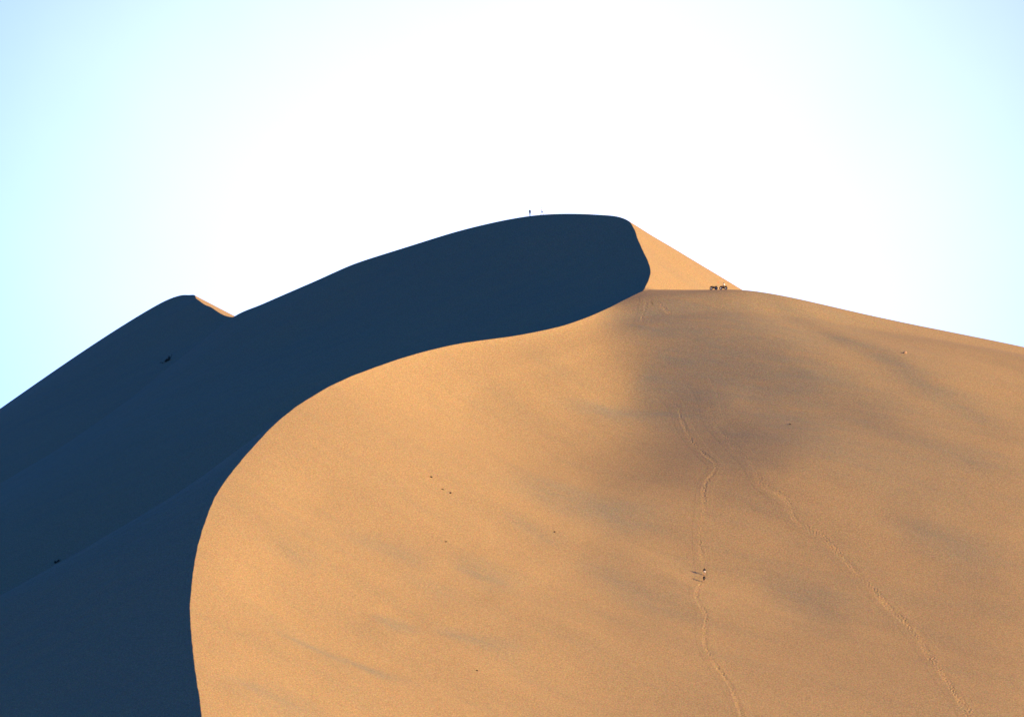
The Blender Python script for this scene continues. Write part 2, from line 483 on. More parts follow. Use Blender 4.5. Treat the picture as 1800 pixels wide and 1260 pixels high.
# ------------------------------------------------------------------ trodden strips
DEPTH = {'lower_climb': 0.10, 'long_trail': 0.07, 'saddle': 0.09, 'saddle_right': 0.09}
def trail_mesh(name, key, label):
    (Q, s), walkers, spread = trails[key]
    half = 2.1 + spread
    u = np.arange(-half, half + 1e-6, 0.13)
    tg = np.gradient(Q, axis=0); tg /= np.linalg.norm(tg, axis=1)[:, None]
    nr = np.stack([tg[:, 1], -tg[:, 0]], 1)
    X = Q[:, 0][:, None] + nr[:, 0][:, None] * u
    Y = Q[:, 1][:, None] + nr[:, 1][:, None] * u
    D = np.zeros_like(X)
    su = np.repeat(s[:, None], len(u), 1); uu = np.repeat(u[None], len(s), 0)
    r = np.random.default_rng(len(key))
    for w in range(walkers):
        off0 = 0 if walkers == 1 else (w / (walkers - 1) - 0.5) * 2 * spread * 0.8
        ph = r.uniform(0, 9)
        q = r.uniform(0, 0.5); side = 1
        while q < s[-1]:
            cu = off0 * (0.35 + 0.65 * q / s[-1]) + side * 0.17 + 0.25 * math.sin(q * 0.23 + ph) + r.normal(0, 0.10)
            m = np.abs(s - q) < 1.0
            du = uu[m] - cu; dsq = su[m] - q
            rr = np.sqrt((du / r.uniform(.17, .30)) ** 2 + (dsq / r.uniform(.22, .36)) ** 2)
            dep = DEPTH[key] * r.uniform(0.3, 1.15) * (0.35 + 0.65 * float(sstep(perlin(q / 5.0, ph * 3.3), -0.1, 0.3)))
            D[m] += -dep * np.exp(-rr ** 2) + dep * 0.4 * np.exp(-((rr - 1.55) / 0.45) ** 2)
            side = -side
            q += r.uniform(0.35, 1.0)
    D += 0.025 * np.exp(-(uu / (0.5 + spread)) ** 4) * perlin(X * 1.9, Y * 1.9) * 2
    mod = sstep(perlin(su / 8.0 + 11, su * 0 + len(key) * 1.7), -0.3, 0.2)
    wv = 0.38 + 0.5 * spread
    uc = np.abs(uu - 0.25 * np.sin(su * 0.23))
    D += mod * (-0.026 * np.exp(-(uc / wv) ** 2) + 0.017 * np.exp(-((uc - 1.7 * wv) / (0.6 * wv)) ** 2))
    D = np.clip(D, -0.3, 0.25)
    ends = sstep(su, 0, min(16.0, s[-1] * 0.5)) * (1 - sstep(su, s[-1] - 1.0, s[-1]))
    if key == 'long_trail': ends = ends * (0.5 + 0.5 * sstep(su, 0.25 * s[-1], 0.6 * s[-1]))
    D *= (1 - sstep(np.abs(uu), half - 0.9, half - 0.3)) * ends
    Z = lit(X, Y) + D + 0.02 - 0.015 * sstep(np.abs(uu), half - 0.3, half)
    o = grid_mesh(name, X, Y, Z, SAND)
    ca_ = o.data.attributes.new('olive_tint', 'FLOAT', 'POINT')
    ca_.data.foreach_set('value', olive_tint_at(X, Y).astype(np.float32).ravel())
    at_ = o.data.attributes.new('trodden', 'FLOAT', 'POINT')
    lane = np.exp(-(np.abs(uu - 0.25 * np.sin(su * 0.23)) / (0.42 + spread * 0.9)) ** 3) * sstep(perlin(su / 6.0 + 3, uu * 0.4 + len(key)) + 0.5 * perlin(su / 1.3, uu * 2), -0.1, 0.4)
    at_.data.foreach_set('value', (lane * ends).astype(np.float32).ravel())
    return tag(o, label, kind='structure')
trail_mesh('footpath', 'lower_climb', 'single line of footprints running down the face past the two climbers')
trail_mesh('footpath', 'long_trail', 'wide trodden trail of footprints running down to the lower right')
trail_mesh('footpath', 'saddle', 'short line of footprints just below the saddle')
trail_mesh('footpath', 'saddle_right', 'short scuffed footprints below the ridge right of the saddle')

# ------------------------------------------------------------------ the dune behind, on the left
FAR_CREST = [(620, 560, 1150), (480, 549, 1188), (405, 557, 1215), (370, 539.5, 1238), (346, 525.5, 1262), (333, 518.5, 1281.5), (318, 519, 1287), (300, 524.5, 1291),
             (280, 534, 1295), (200, 582, 1303), (0, 718, 1318), (-300, 925, 1342)]
fcr = pts(FAR_CREST)
far_x = Spline(fcr[:, 1], fcr[:, 0])
far_face = np.array([[-121, 1240, 161], [-150, 1240, 145], [-200, 1240, 114], [-260, 1240, 76], [-121, 1180, 137], [-160, 1180, 115], [-220, 1180, 80], [-300, 1180, 32]], float)
FB = TPS(np.concatenate([fcr, far_face]))
yr2 = np.concatenate([np.arange(1120, 1210, 2.5), np.arange(1210, 1315, 0.8), np.arange(1315, 1420, 2.5)])
tl2 = np.concatenate([[0.15, 0.4, 0.8, 1.4], np.arange(2, 60, 1.0), np.arange(60, 300, 6)])
ts2 = np.concatenate([[0.15, 0.4, 0.8, 1.4], np.arange(2, 120, 1.2), np.arange(120, 400, 8)])
t2 = np.concatenate([-ts2[::-1], [0.0], tl2])
Y2, T2 = np.meshgrid(yr2, t2, indexing='ij')
X2 = far_x(Y2) + T2
zc2 = FB(far_x(Y2), Y2)
Z2 = np.where(T2 >= 0, zc2 - 0.52 * T2, FB(X2, Y2) + 0.4 * perlin(X2 / 40, Y2 / 20) * sstep(-T2, 1, 10))
far = grid_mesh('far_dune', X2, Y2, Z2, SAND)
tag(far, 'shaded dune with a small sunlit tip behind the left slope', kind='structure')
def far_height(x, y):
    x = np.atleast_1d(float(x)); y = np.atleast_1d(float(y))
    cx = far_x(y); t = x - cx
    return float(np.where(t >= 0, FB(cx, y) - 0.52 * t, FB(x, y))[0])

# ------------------------------------------------------------------ desert floor to the horizon
gx = np.concatenate([-np.geomspace(30000, 700, 14), np.arange(-600, 601, 60.0), np.geomspace(700, 30000, 14)])
gy = np.concatenate([-np.geomspace(30000, 200, 14), np.arange(-120, 1700, 60.0), np.geomspace(1800, 30000, 12)])
GY, GX = np.meshgrid(gy, gx, indexing='ij')
GZ = -1.7 - 3.0 * sstep(np.hypot(GX, GY), 10, 120) + 2.0 * perlin(GX / 170, GY / 170) * sstep(np.hypot(GX, GY), 30, 200)
fl = grid_mesh('desert_floor', GX, GY, GZ, SAND)
tag(fl, 'sand floor of the desert round the dunes', kind='structure')
# ------------------------------------------------------------------ small-object helpers
def mesh_obj(name, bm, mat, parent=None, smooth=True):
    bmesh.ops.recalc_face_normals(bm, faces=bm.faces)
    me = bpy.data.meshes.new(name)
    bm.to_mesh(me); bm.free()
    for p in me.polygons: p.use_smooth = smooth
    me.materials.append(mat)
    o = bpy.data.objects.new(name, me)
    C.objects.link(o)
    if parent: o.parent = parent
    return o

def empty(name, loc, rotz=0):
    o = bpy.data.objects.new(name, None)
    o.empty_display_size = 0.3
    C.objects.link(o)
    o.location = loc; o.rotation_euler = (0, 0, rotz)
    return o

def frame_of(d):
    d = Vector(d).normalized()
    a = Vector((0, 0, 1)) if abs(d.z) < 0.9 else Vector((1, 0, 0))
    x = d.cross(a).normalized()
    return d, x, d.cross(x).normalized()

def limb(bm, p0, r0, p1, r1, seg=12):
    """tapered limb with rounded ends, closed"""
    p0, p1 = Vector(p0), Vector(p1)
    d, x, y = frame_of(p1 - p0)
    rings = []
    for a in (80, 50, 20): rings.append((p0 - d * r0 * math.sin(math.radians(a)), r0 * math.cos(math.radians(a))))
    for f in (0.0, 0.33, 0.66, 1.0): rings.append((p0.lerp(p1, f), r0 + (r1 - r0) * f))
    for a in (20, 50, 80): rings.append((p1 + d * r1 * math.sin(math.radians(a)), r1 * math.cos(math.radians(a))))
    vs_l = [[bm.verts.new(c + (x * math.cos(2 * math.pi * k / seg) + y * math.sin(2 * math.pi * k / seg)) * r) for k in range(seg)] for c, r in rings]
    for a, b in zip(vs_l[:-1], vs_l[1:]):
        for k in range(seg): bm.faces.new((a[k], a[(k + 1) % seg], b[(k + 1) % seg], b[k]))
    bm.faces.new(vs_l[0][::-1]); bm.faces.new(vs_l[-1])

def blob(bm, c, r, rot=(0, 0, 0)):
    M = Matrix.Translation(Vector(c)) @ Euler(rot).to_matrix().to_4x4() @ Matrix.Diagonal((r[0], r[1], r[2], 1))
    bmesh.ops.create_uvsphere(bm, u_segments=16, v_segments=12, radius=1, matrix=M)

def box(bm, c, size, bev=0.02, rot=(0, 0, 0), taper=1.0):
    M = Matrix.Translation(Vector(c)) @ Euler(rot).to_matrix().to_4x4()
    r = bmesh.ops.create_cube(bm, size=1)
    vv = r['verts']
    for v in vv:
        k = taper if v.co.z > 0 else 1.0
        v.co = M @ Vector((v.co.x * size[0] * k, v.co.y * size[1] * k, v.co.z * size[2]))
    if bev:
        bmesh.ops.bevel(bm, geom=list({e for v in vv for e in v.link_edges}), offset=bev, segments=2, affect='EDGES', profile=0.5)

def tube(bm, path, r, seg=8):
    for a, b in zip(path[:-1], path[1:]): limb(bm, a, r, b, r, seg)

def lathe_y(bm, prof, seg=24, ky=None):
    """profile of (radius, y) turned about the Y axis"""
    rows = []
    for i, (r, y) in enumerate(prof):
        rows.append([bm.verts.new(((r + (0.018 if ky and i in ky and k % 2 else 0)) * math.cos(2 * math.pi * k / seg), y,
                                   (r + (0.018 if ky and i in ky and k % 2 else 0)) * math.sin(2 * math.pi * k / seg))) for k in range(seg)])
    for a, b in zip(rows[:-1], rows[1:]):
        for k in range(seg): bm.faces.new((a[k], a[(k + 1) % seg], b[(k + 1) % seg], b[k]))
    return rows

def fuse(name, bm, mat, parent, voxel=0.012, smooth_it=4):
    """melt overlapping limbs into one continuous skin"""
    me = bpy.data.meshes.new(name); bm.to_mesh(me); bm.free()
    o = bpy.data.objects.new(name, me); C.objects.link(o)
    m = o.modifiers.new('r', 'REMESH'); m.mode = 'VOXEL'; m.voxel_size = voxel; m.use_smooth_shade = True
    m2 = o.modifiers.new('s', 'SMOOTH'); m2.factor = 0.5; m2.iterations = smooth_it
    dg = bpy.context.evaluated_depsgraph_get(); dg.update()
    out = bpy.data.meshes.new_from_object(o.evaluated_get(dg))
    o.modifiers.clear(); o.data = out
    bpy.data.meshes.remove(me)
    out.name = name; out.materials.clear(); out.materials.append(mat)
    for p in out.polygons: p.use_smooth = True
    o.parent = parent
    return o

# ------------------------------------------------------------------ people
M_SKIN = simple_mat('skin', (0.30, 0.17, 0.11), 0.6)
M_HAIR = simple_mat('dark_hair', (0.02, 0.015, 0.012), 0.6)
M_EYE = simple_mat('eye_dark', (0.02, 0.02, 0.02), 0.3)
M_LIP = simple_mat('lip', (0.24, 0.09, 0.07), 0.5)
M_BLACK = simple_mat('black_cloth', (0.012, 0.012, 0.015), 0.9)
M_NAVY = simple_mat('navy_cloth', (0.02, 0.025, 0.05), 0.9)
M_WHITE = simple_mat('white_cloth', (0.80, 0.80, 0.78), 0.9, var=0.04)
M_PALE = simple_mat('pale_cloth', (0.62, 0.57, 0.50), 0.9, var=0.06)
M_OLIVE = simple_mat('olive_cloth', (0.06, 0.055, 0.02), 0.9)
M_SHOE = simple_mat('shoe_leather', (0.05, 0.04, 0.03), 0.7)

def pose(**kw):
    J = dict(pelvis=(0, 0, .95), waist=(0, 0, 1.11), chest=(0, 0, 1.32), neck=(0, 0, 1.49), head=(.02, 0, 1.65),
             shL=(0, .185, 1.43), shR=(0, -.185, 1.43), elL=(-.03, .25, 1.15), elR=(-.03, -.25, 1.15), wrL=(.06, .27, .90), wrR=(.06, -.27, .90),
             hiL=(0, .095, .92), hiR=(0, -.095, .92), knL=(.03, .10, .50), knR=(.03, -.10, .50), anL=(-.02, .10, .085), anR=(-.02, -.10, .085))
    J.update(kw)
    return {k: Vector(v) for k, v in J.items()}

def segments(J):
    sd = Vector((0, 0.055, 0))
    g = {}
    g['torso'] = [(J['pelvis'] + sd, .105, J['waist'] + sd, .095), (J['pelvis'] - sd, .105, J['waist'] - sd, .095),
                  (J['waist'] + sd, .095, J['chest'] + sd * 1.3, .115), (J['waist'] - sd, .095, J['chest'] - sd * 1.3, .115),
                  (J['shL'], .062, J['shR'], .062), (J['chest'], .12, J['neck'], .065),
                  (J['chest'] + sd * 1.3, .11, J['shL'], .062), (J['chest'] - sd * 1.3, .11, J['shR'], .062)]
    g['hips'] = [(J['pelvis'] + sd, .108, J['hiL'], .098), (J['pelvis'] - sd, .108, J['hiR'], .098), (J['hiL'], .098, J['hiR'], .098)]
    for q in 'LR':
        g['upper_arm' + q] = [(J['sh' + q], .056, J['el' + q], .041)]
        g['forearm' + q] = [(J['el' + q], .042, J['el' + q].lerp(J['wr' + q], .35), .041), (J['el' + q].lerp(J['wr' + q], .35), .041, J['wr' + q], .028)]
        g['thigh' + q] = [(J['hi' + q], .090, J['kn' + q], .057)]
        g['calf' + q] = [(J['kn' + q], .056, J['kn' + q].lerp(J['an' + q], .3), .057), (J['kn' + q].lerp(J['an' + q], .3), .057, J['an' + q], .037)]
        a = J['an' + q]
        g['foot' + q] = [(a + Vector((-.04, 0, -.035)), .042, a + Vector((.15, 0, -.055)), .030)]
    return g

def person(label, loc, rotz, J, clothes, hair='short', scale=1.0, group=None, grip=False):
    root = empty('person', loc, rotz)
    root.scale = (scale,) * 3
    tag(root, label, 'person', group)
    g = segments(J)
    bm = bmesh.new()
    for v in g.values():
        for q in v: limb(bm, *q)
    H = J['head']
    limb(bm, J['neck'], .056, H + Vector((-.015, 0, -.05)), .052)
    blob(bm, H + Vector((0, 0, .03)), (.098, .076, .098))
    blob(bm, H + Vector((.02, 0, -.045)), (.072, .058, .075))
    blob(bm, H + Vector((.10, 0, -.01)), (.022, .014, .024))
    for sgn in (-1, 1): blob(bm, H + Vector((-.005, sgn * .078, 0)), (.022, .012, .034))
    for q, sgn in (('L', 1), ('R', -1)):
        w = J['wr' + q]; d = (w - J['el' + q]).normalized()
        out_v = Vector((0, sgn, 0)); out_v = (out_v - d * out_v.dot(d)).normalized()
        fw = d.cross(out_v) * -sgn                                        # the thumb's side
        palm = w + d * .055
        limb(bm, w, .026, w + d * .03, .030)
        for k in range(4):
            o = fw * (.032 - .021 * k)
            limb(bm, w + d * .02, .014, palm + d * .035 + o, .0125, 8)
            ln = (.040, .046, .043, .033)[k]
            base = palm + d * .035 + o
            bend = (-out_v) * (.035 if grip else .014)
            mid = base + d * ln + bend * .5
            limb(bm, base, .0105, mid, .0095, 8)
            limb(bm, mid, .0095, mid + d * (ln * (.2 if grip else .8)) + bend, .008, 8)
        th = w + d * .03 + fw * .03
        limb(bm, th, .014, th + d * .035 + fw * .028, .011, 8)
        limb(bm, th + d * .035 + fw * .028, .011, th + d * .066 + fw * .030 - out_v * .012, .009, 8)
    body = fuse('body', bm, M_SKIN, root, 0.010, 3)
    for sgn in (-1, 1):
        bm = bmesh.new(); blob(bm, H + Vector((.088, sgn * .031, .022)), (.012, .014, .010)); mesh_obj('eye', bm, M_EYE, root)
    bm = bmesh.new(); blob(bm, H + Vector((.086, 0, -.062)), (.009, .024, .008)); mesh_obj('mouth', bm, M_LIP, root)
    for name, mat, keys, infl in clothes:
        bm = bmesh.new()
        for k in keys:
            part, lim = (k, 1.0) if isinstance(k, str) else k
            for a, r0, b, r1 in g[part]:
                b2 = a.lerp(b, lim); limb(bm, a, r0 + infl, b2, r0 + (r1 - r0) * lim + infl)
        fuse(name, bm, mat, root, 0.014, 3)
    bm = bmesh.new()
    if hair == 'hat':
        blob(bm, H + Vector((-.01, 0, .085)), (.108, .09, .07)); blob(bm, H + Vector((0, 0, .065)), (.20, .185, .014))
        fuse('hat', bm, M_OLIVE, root, 0.010, 2)
    else:
        blob(bm, H + Vector((-.018, 0, .05)), (.098, .086, .092)); blob(bm, H + Vector((-.05, 0, -.005)), (.066, .078, .095))
        if hair == 'long':
            limb(bm, H + Vector((-.07, 0, -.02)), .07, J['chest'] + Vector((-.12, 0, .06)), .05)
        fuse('hair', bm, M_HAIR, root, 0.012, 2)
    return root

TOP = ['torso', ('upper_armL', .55), ('upper_armR', .55)]
TOPL = ['torso', 'upper_armL', 'upper_armR', 'forearmL', 'forearmR']
SHORTS = ['hips', ('thighL', .75), ('thighR', .75)]
TROUS = ['hips', 'thighL', 'thighR', 'calfL', 'calfR']
SHOES = [('shoe', M_SHOE, ['footL'], .008), ('shoe', M_SHOE, ['footR'], .008)]

def crest_at(px):
    ys = np.linspace(1045, 1180, 1500)
    xs = crest_x(ys)
    pxs = np.array([xs[i] / (ys[i]) for i in range(len(ys))])
    best = None
    for i in range(len(ys)):
        q = at(px, 385, ys[i])[0] - xs[i]
        if best is None or abs(q) < best[0]: best = (abs(q), ys[i])
    y = best[1]
    x = float(crest_x(y))
    return (x, y, float(height(x, y)[0]))

# two on the summit ridge, against the sky
c1, c2 = crest_at(931.5), crest_at(952.5)
person('person in dark clothes standing upright on the summit ridge against the sky', (c1[0], c1[1], c1[2] - 0.03), math.radians(-80), pose(),
       [('shirt', M_NAVY, TOPL, .014), ('trousers', M_BLACK, TROUS, .014), *SHOES], scale=1.25, group='people on the summit ridge')
person('person in white top and dark shorts stepping along the summit ridge', (c2[0], c2[1], c2[2] - 0.03), math.radians(-20),
       pose(anL=(.30, .10, .085), knL=(.24, .10, .50), anR=(-.24, -.10, .12), knR=(-.02, -.10, .50), pelvis=(.02, 0, .93), hiL=(.02, .095, .90), hiR=(.02, -.095, .90),
            elR=(.14, -.30, 1.18), wrR=(.38, -.30, 1.10), elL=(-.10, .26, 1.17), wrL=(-.02, .28, .93)),
       [('shirt', M_WHITE, TOP, .014), ('shorts', M_NAVY, SHORTS, .016), *SHOES], scale=1.3, group='people on the summit ridge')

# two climbing the face
def climber_pose(lead):
    a, b = ('L', 'R') if lead == 'L' else ('R', 'L')
    sa = 1 if a == 'L' else -1
    kw = {'pelvis': (.02, 0, .93), 'waist': (.08, 0, 1.08), 'chest': (.17, 0, 1.27), 'neck': (.25, 0, 1.42), 'head': (.30, 0, 1.57),
          'shL': (.21, .185, 1.37), 'shR': (.21, -.185, 1.37), 'hiL': (.02, .095, .90), 'hiR': (.02, -.095, .90)}
    kw['kn' + a] = (.34, sa * .11, .64); kw['an' + a] = (.27, sa * .10, .235)
    kw['kn' + b] = (.03, -sa * .10, .47); kw['an' + b] = (-.24, -sa * .10, -.02)
    kw['el' + a] = (.06, sa * .29, 1.14); kw['wr' + a] = (.16, sa * .31, .91)
    kw['el' + b] = (.24, -sa * .29, 1.10); kw['wr' + b] = (.46, -sa * .27, 1.02)
    return pose(**kw)
k1, k2 = hit(1238.5, 1011), hit(1237.5, 1023.5)
up = person('climber in dark top and pale shorts, the upper of the pair on the sunlit face', (k1[0], k1[1], k1[2]), math.radians(95), climber_pose('L'),
            [('shirt', M_BLACK, TOPL, .018), ('shorts', M_PALE, ['hips', ('thighL', .45), ('thighR', .45)], .018), *SHOES], scale=1.08, group='climbers on the face')
lo = person('climber dressed all in black, the lower of the pair on the sunlit face', (k2[0], k2[1], k2[2]), math.radians(80), climber_pose('R'),
            [('shirt', M_BLACK, TOPL, .018), ('shorts', M_BLACK, SHORTS, .018), *SHOES], scale=0.98, group='climbers on the face')

# ------------------------------------------------------------------ quad bikes on the ridge
M_TYRE = simple_mat('tyre_rubber', (0.012, 0.012, 0.013), 0.85)
M_RIM = simple_mat('bright_rim', (0.45, 0.46, 0.48), 0.4, 0.3)
M_FRAME = simple_mat('black_frame', (0.015, 0.015, 0.016), 0.5)
M_PLAST_B = simple_mat('black_plastic', (0.014, 0.015, 0.014), 0.45)
M_PLAST_R = simple_mat('maroon_plastic', (0.07, 0.010, 0.014), 0.4)
M_SEAT = simple_mat('seat_vinyl', (0.02, 0.02, 0.02), 0.6)
M_LENS = simple_mat('lamp_lens', (0.7, 0.7, 0.65), 0.15)
M_FLAG = simple_mat('orange_flag', (0.75, 0.12, 0.02), 0.7)
M_POLE = simple_mat('whip_pole', (0.60, 0.42, 0.30), 0.5)

def quad(label, loc, rotz, tilt, body_mat, flag):
    root = empty('quad_bike', loc, rotz)
    root.rotation_euler = (0, tilt, rotz)
    root.scale = (1.14,) * 3
    tag(root, label, 'quad bike', 'quad bikes on the ridge')
    R = 0.33
    for wx in (.62, -.62):
        for sy in (1, -1):
            bm = bmesh.new()
            hw = .12 if wx > 0 else .15
            lathe_y(bm, [(.17, -hw), (.25, -hw - .015), (R - .03, -hw), (R, -hw * .6), (R + .005, 0), (R, hw * .6), (R - .03, hw), (.25, hw + .015), (.17, hw), (.16, 0), (.17, -hw)], 28, ky=(2, 3, 5, 6))
            w = mesh_obj('wheel', bm, M_TYRE, root, False)
            w.location = (wx, sy * .44, R)
            bm = bmesh.new()
            rows = lathe_y(bm, [(.172, hw * .8), (.165, hw * .5), (.10, hw * .35), (.045, hw * .55), (.01, hw * .58)], 16)
            bm.faces.new(rows[-1])
            rows = lathe_y(bm, [(.172, -hw * .8), (.165, -hw * .5), (.10, -hw * .35), (.045, -hw * .55), (.01, -hw * .58)], 16)
            bm.faces.new(rows[-1])
            mesh_obj('rim', bm, M_RIM, w)
    bm = bmesh.new()
    tube(bm, [(.80, .14, .38), (-.75, .14, .38), (-.72, .14, .62), (.35, .14, .72), (.80, .14, .38)], .022)
    tube(bm, [(.80, -.14, .38), (-.75, -.14, .38), (-.72, -.14, .62), (.35, -.14, .72), (.80, -.14, .38)], .022)
    tube(bm, [(.62, -.40, R), (.62, .40, R)], .028); tube(bm, [(-.62, -.40, R), (-.62, .40, R)], .032)
    for sy in (1, -1):
        tube(bm, [(.50, sy * .14, .38), (.62, sy * .34, R)], .016); tube(bm, [(.55, sy * .16, .68), (.60, sy * .30, R + .03)], .026)
        tube(bm, [(-.35, sy * .12, .40), (-.60, sy * .30, R)], .022)
    mesh_obj('frame', bm, M_FRAME, root)
    bm = bmesh.new(); box(bm, (0, 0, .48), (.42, .26, .26), .03); box(bm, (.05, 0, .64), (.22, .20, .12), .02)
    mesh_obj('engine', bm, M_FRAME, root)
    bm = bmesh.new()
    box(bm, (.45, 0, .78), (.44, .34, .16), .05, (0, .22, 0), .8); box(bm, (.70, 0, .72), (.26, .42, .10), .03, (0, .35, 0))
    box(bm, (.18, 0, .82), (.30, .26, .16), .05, (0, 0, 0), .8)
    mesh_obj('front_cowl', bm, body_mat, root)
    for wx in (.62, -.62):
        for sy in (1, -1):
            bm = bmesh.new()
            rows = []
            for k in range(9):
                a = math.radians(20 + 140 * k / 8)
                row = []
                for yy, rr in ((.20, R + .11), (.34, R + .115), (.56, R + .10), (.60, R + .06), (.58, R + .05), (.34, R + .09), (.20, R + .085)):
                    row.append(bm.verts.new((wx + rr * math.cos(a), sy * yy, R + rr * math.sin(a))))
                rows.append(row)
            for a, b in zip(rows[:-1], rows[1:]):
                for k in range(7): bm.faces.new((a[k], a[(k + 1) % 7], b[(k + 1) % 7], b[k]))
            bm.faces.new(rows[0]); bm.faces.new(rows[-1][::-1])
            mesh_obj('fender', bm, body_mat, root)
    bm = bmesh.new(); box(bm, (-.62, 0, .78), (.44, .44, .06), .025, (0, -.12, 0)); mesh_obj('tail', bm, body_mat, root)
    bm = bmesh.new(); box(bm, (-.26, 0, .82), (.72, .28, .12), .05, (0, -.06, 0), .88); box(bm, (-.52, 0, .87), (.26, .28, .08), .035, (0, -.15, 0))
    mesh_obj('seat', bm, M_SEAT, root)
    bm = bmesh.new()
    tube(bm, [(.42, 0, .70), (.30, 0, 1.02)], .024)
    tube(bm, [(.22, .38, 1.08), (.27, .20, 1.08), (.31, .08, 1.00), (.31, -.08, 1.00), (.27, -.20, 1.08), (.22, -.38, 1.08)], .014)
    hb = mesh_obj('handlebar', bm, M_FRAME, root)
    for sy in (1, -1):
        bm = bmesh.new(); limb(bm, (.25, sy * .27, 1.08), .020, (.215, sy * .395, 1.08), .020); mesh_obj('grip', bm, M_TYRE, hb)
        bm = bmesh.new(); blob(bm, (.78, sy * .13, .755), (.035, .06, .045)); mesh_obj('headlight', bm, M_LENS, root)
        bm = bmesh.new(); box(bm, (0, sy * .33, .36), (.62, .22, .035), .012); mesh_obj('footboard', bm, M_FRAME, root)
    bm = bmesh.new()
    for yy in (-.24, -.08, .08, .24): tube(bm, [(.44, yy, .92), (.84, yy, .90)], .010, 6)
    tube(bm, [(.44, -.28, .92), (.84, -.28, .90), (.84, .28, .90), (.44, .28, .92), (.44, -.28, .92)], .012, 6)
    tube(bm, [(.80, .2, .90), (.78, .2, .74)], .010, 6); tube(bm, [(.80, -.2, .90), (.78, -.2, .74)], .010, 6)
    mesh_obj('front_rack', bm, M_FRAME, root)
    bm = bmesh.new()
    for yy in (-.24, -.08, .08, .24): tube(bm, [(-.52, yy, .92), (-.92, yy, .93)], .010, 6)
    tube(bm, [(-.52, -.28, .92), (-.92, -.28, .93), (-.92, .28, .93), (-.52, .28, .92), (-.52, -.28, .92)], .012, 6)
    tube(bm, [(-.80, .2, .93), (-.76, .2, .78)], .010, 6); tube(bm, [(-.80, -.2, .93), (-.76, -.2, .78)], .010, 6)
    mesh_obj('rear_rack', bm, M_FRAME, root)
    bm = bmesh.new(); tube(bm, [(.80, .16, .40), (.95, .18, .52), (.97, .18, .68), (.97, -.18, .68), (.95, -.18, .52), (.80, -.16, .40)], .016)
    mesh_obj('bumper', bm, M_FRAME, root)
    bm = bmesh.new(); limb(bm, (-.30, -.20, .56), .035, (-.86, -.24, .62), .055); mesh_obj('exhaust', bm, M_RIM, root)
    bm = bmesh.new(); box(bm, (-.86, 0, .74), (.03, .20, .06), .01); mesh_obj('tail_light', bm, M_FLAG, root)
    if flag:
        bm = bmesh.new(); limb(bm, (-.88, .15, .70), .008, (-1.02, .15, 1.95), .005, 6); pl = mesh_obj('flag_pole', bm, M_POLE, root)
        bm = bmesh.new()
        n, pv = 7, []
        for k in range(n):
            f = k / (n - 1); h = .26 * (1 - .55 * f); yy = .15 + .025 * math.sin(f * 6)
            for dy in (.006, -.006):
                pv.append([bm.verts.new((-1.0 - f * .30, yy + dy, 1.93 - .03 * f)), bm.verts.new((-1.0 - f * .30, yy + dy, 1.93 - h - .03 * f))])
        for k in range(n - 1):
            for q in (0, 1): bm.faces.new((pv[2 * k + q][0], pv[2 * k + 2 + q][0], pv[2 * k + 2 + q][1], pv[2 * k + q][1]))
            bm.faces.new((pv[2 * k][0], pv[2 * k + 2][0], pv[2 * k + 3][0], pv[2 * k + 1][0])); bm.faces.new((pv[2 * k][1], pv[2 * k + 2][1], pv[2 * k + 3][1], pv[2 * k + 1][1]))
        mesh_obj('flag', bm, M_FLAG, pl)
    return root

def on_ridge(px):
    """the top of the ridge as the camera sees it"""
    ys = np.linspace(915, 985, 281)
    xs = np.array([at(px, 514, q)[0] for q in ys])
    k = int(np.argmax(F(xs, ys) / ys))
    return np.array([xs[k], ys[k], height(xs[k], ys[k])[0]])
q1, q2 = on_ridge(1254.6), on_ridge(1271.6)
def ridge_tilt(p):
    return math.atan(float(height(p[0] + 0.7, p[1])[0] - height(p[0] - 0.7, p[1])[0]) / 1.4)
quad('riderless black quad bike with an orange flag, the left one on the ridge', (q1[0], q1[1], q1[2] - 0.02), math.radians(180), ridge_tilt(q1), M_PLAST_B, True)
quad('dark maroon quad bike carrying the rider, the right one on the ridge', (q2[0], q2[1], q2[2] - 0.02), math.radians(180), ridge_tilt(q2), M_PLAST_R, False)
person('rider in white shirt with dark hair sitting on the right-hand quad bike', (q2[0] + 0.26, q2[1], q2[2] - 0.02), math.radians(180),
       pose(pelvis=(-.05, 0, .97), waist=(-.02, 0, 1.13), chest=(.06, 0, 1.32), neck=(.10, 0, 1.48), head=(.14, 0, 1.63), shL=(.08, .185, 1.43), shR=(.08, -.185, 1.43),
            elL=(.18, .32, 1.20), elR=(.18, -.32, 1.20), wrL=(.38, .33, 1.12), wrR=(.38, -.33, 1.12), hiL=(-.03, .10, .95), hiR=(-.03, -.10, .95),
            knL=(.34, .25, .84), knR=(.34, -.25, .84), anL=(.20, .30, .46), anR=(.20, -.30, .46)),
       [('shirt', M_WHITE, TOP, .016), ('trousers', M_BLACK, TROUS, .014), *SHOES], hair='long', grip=True, scale=1.14)

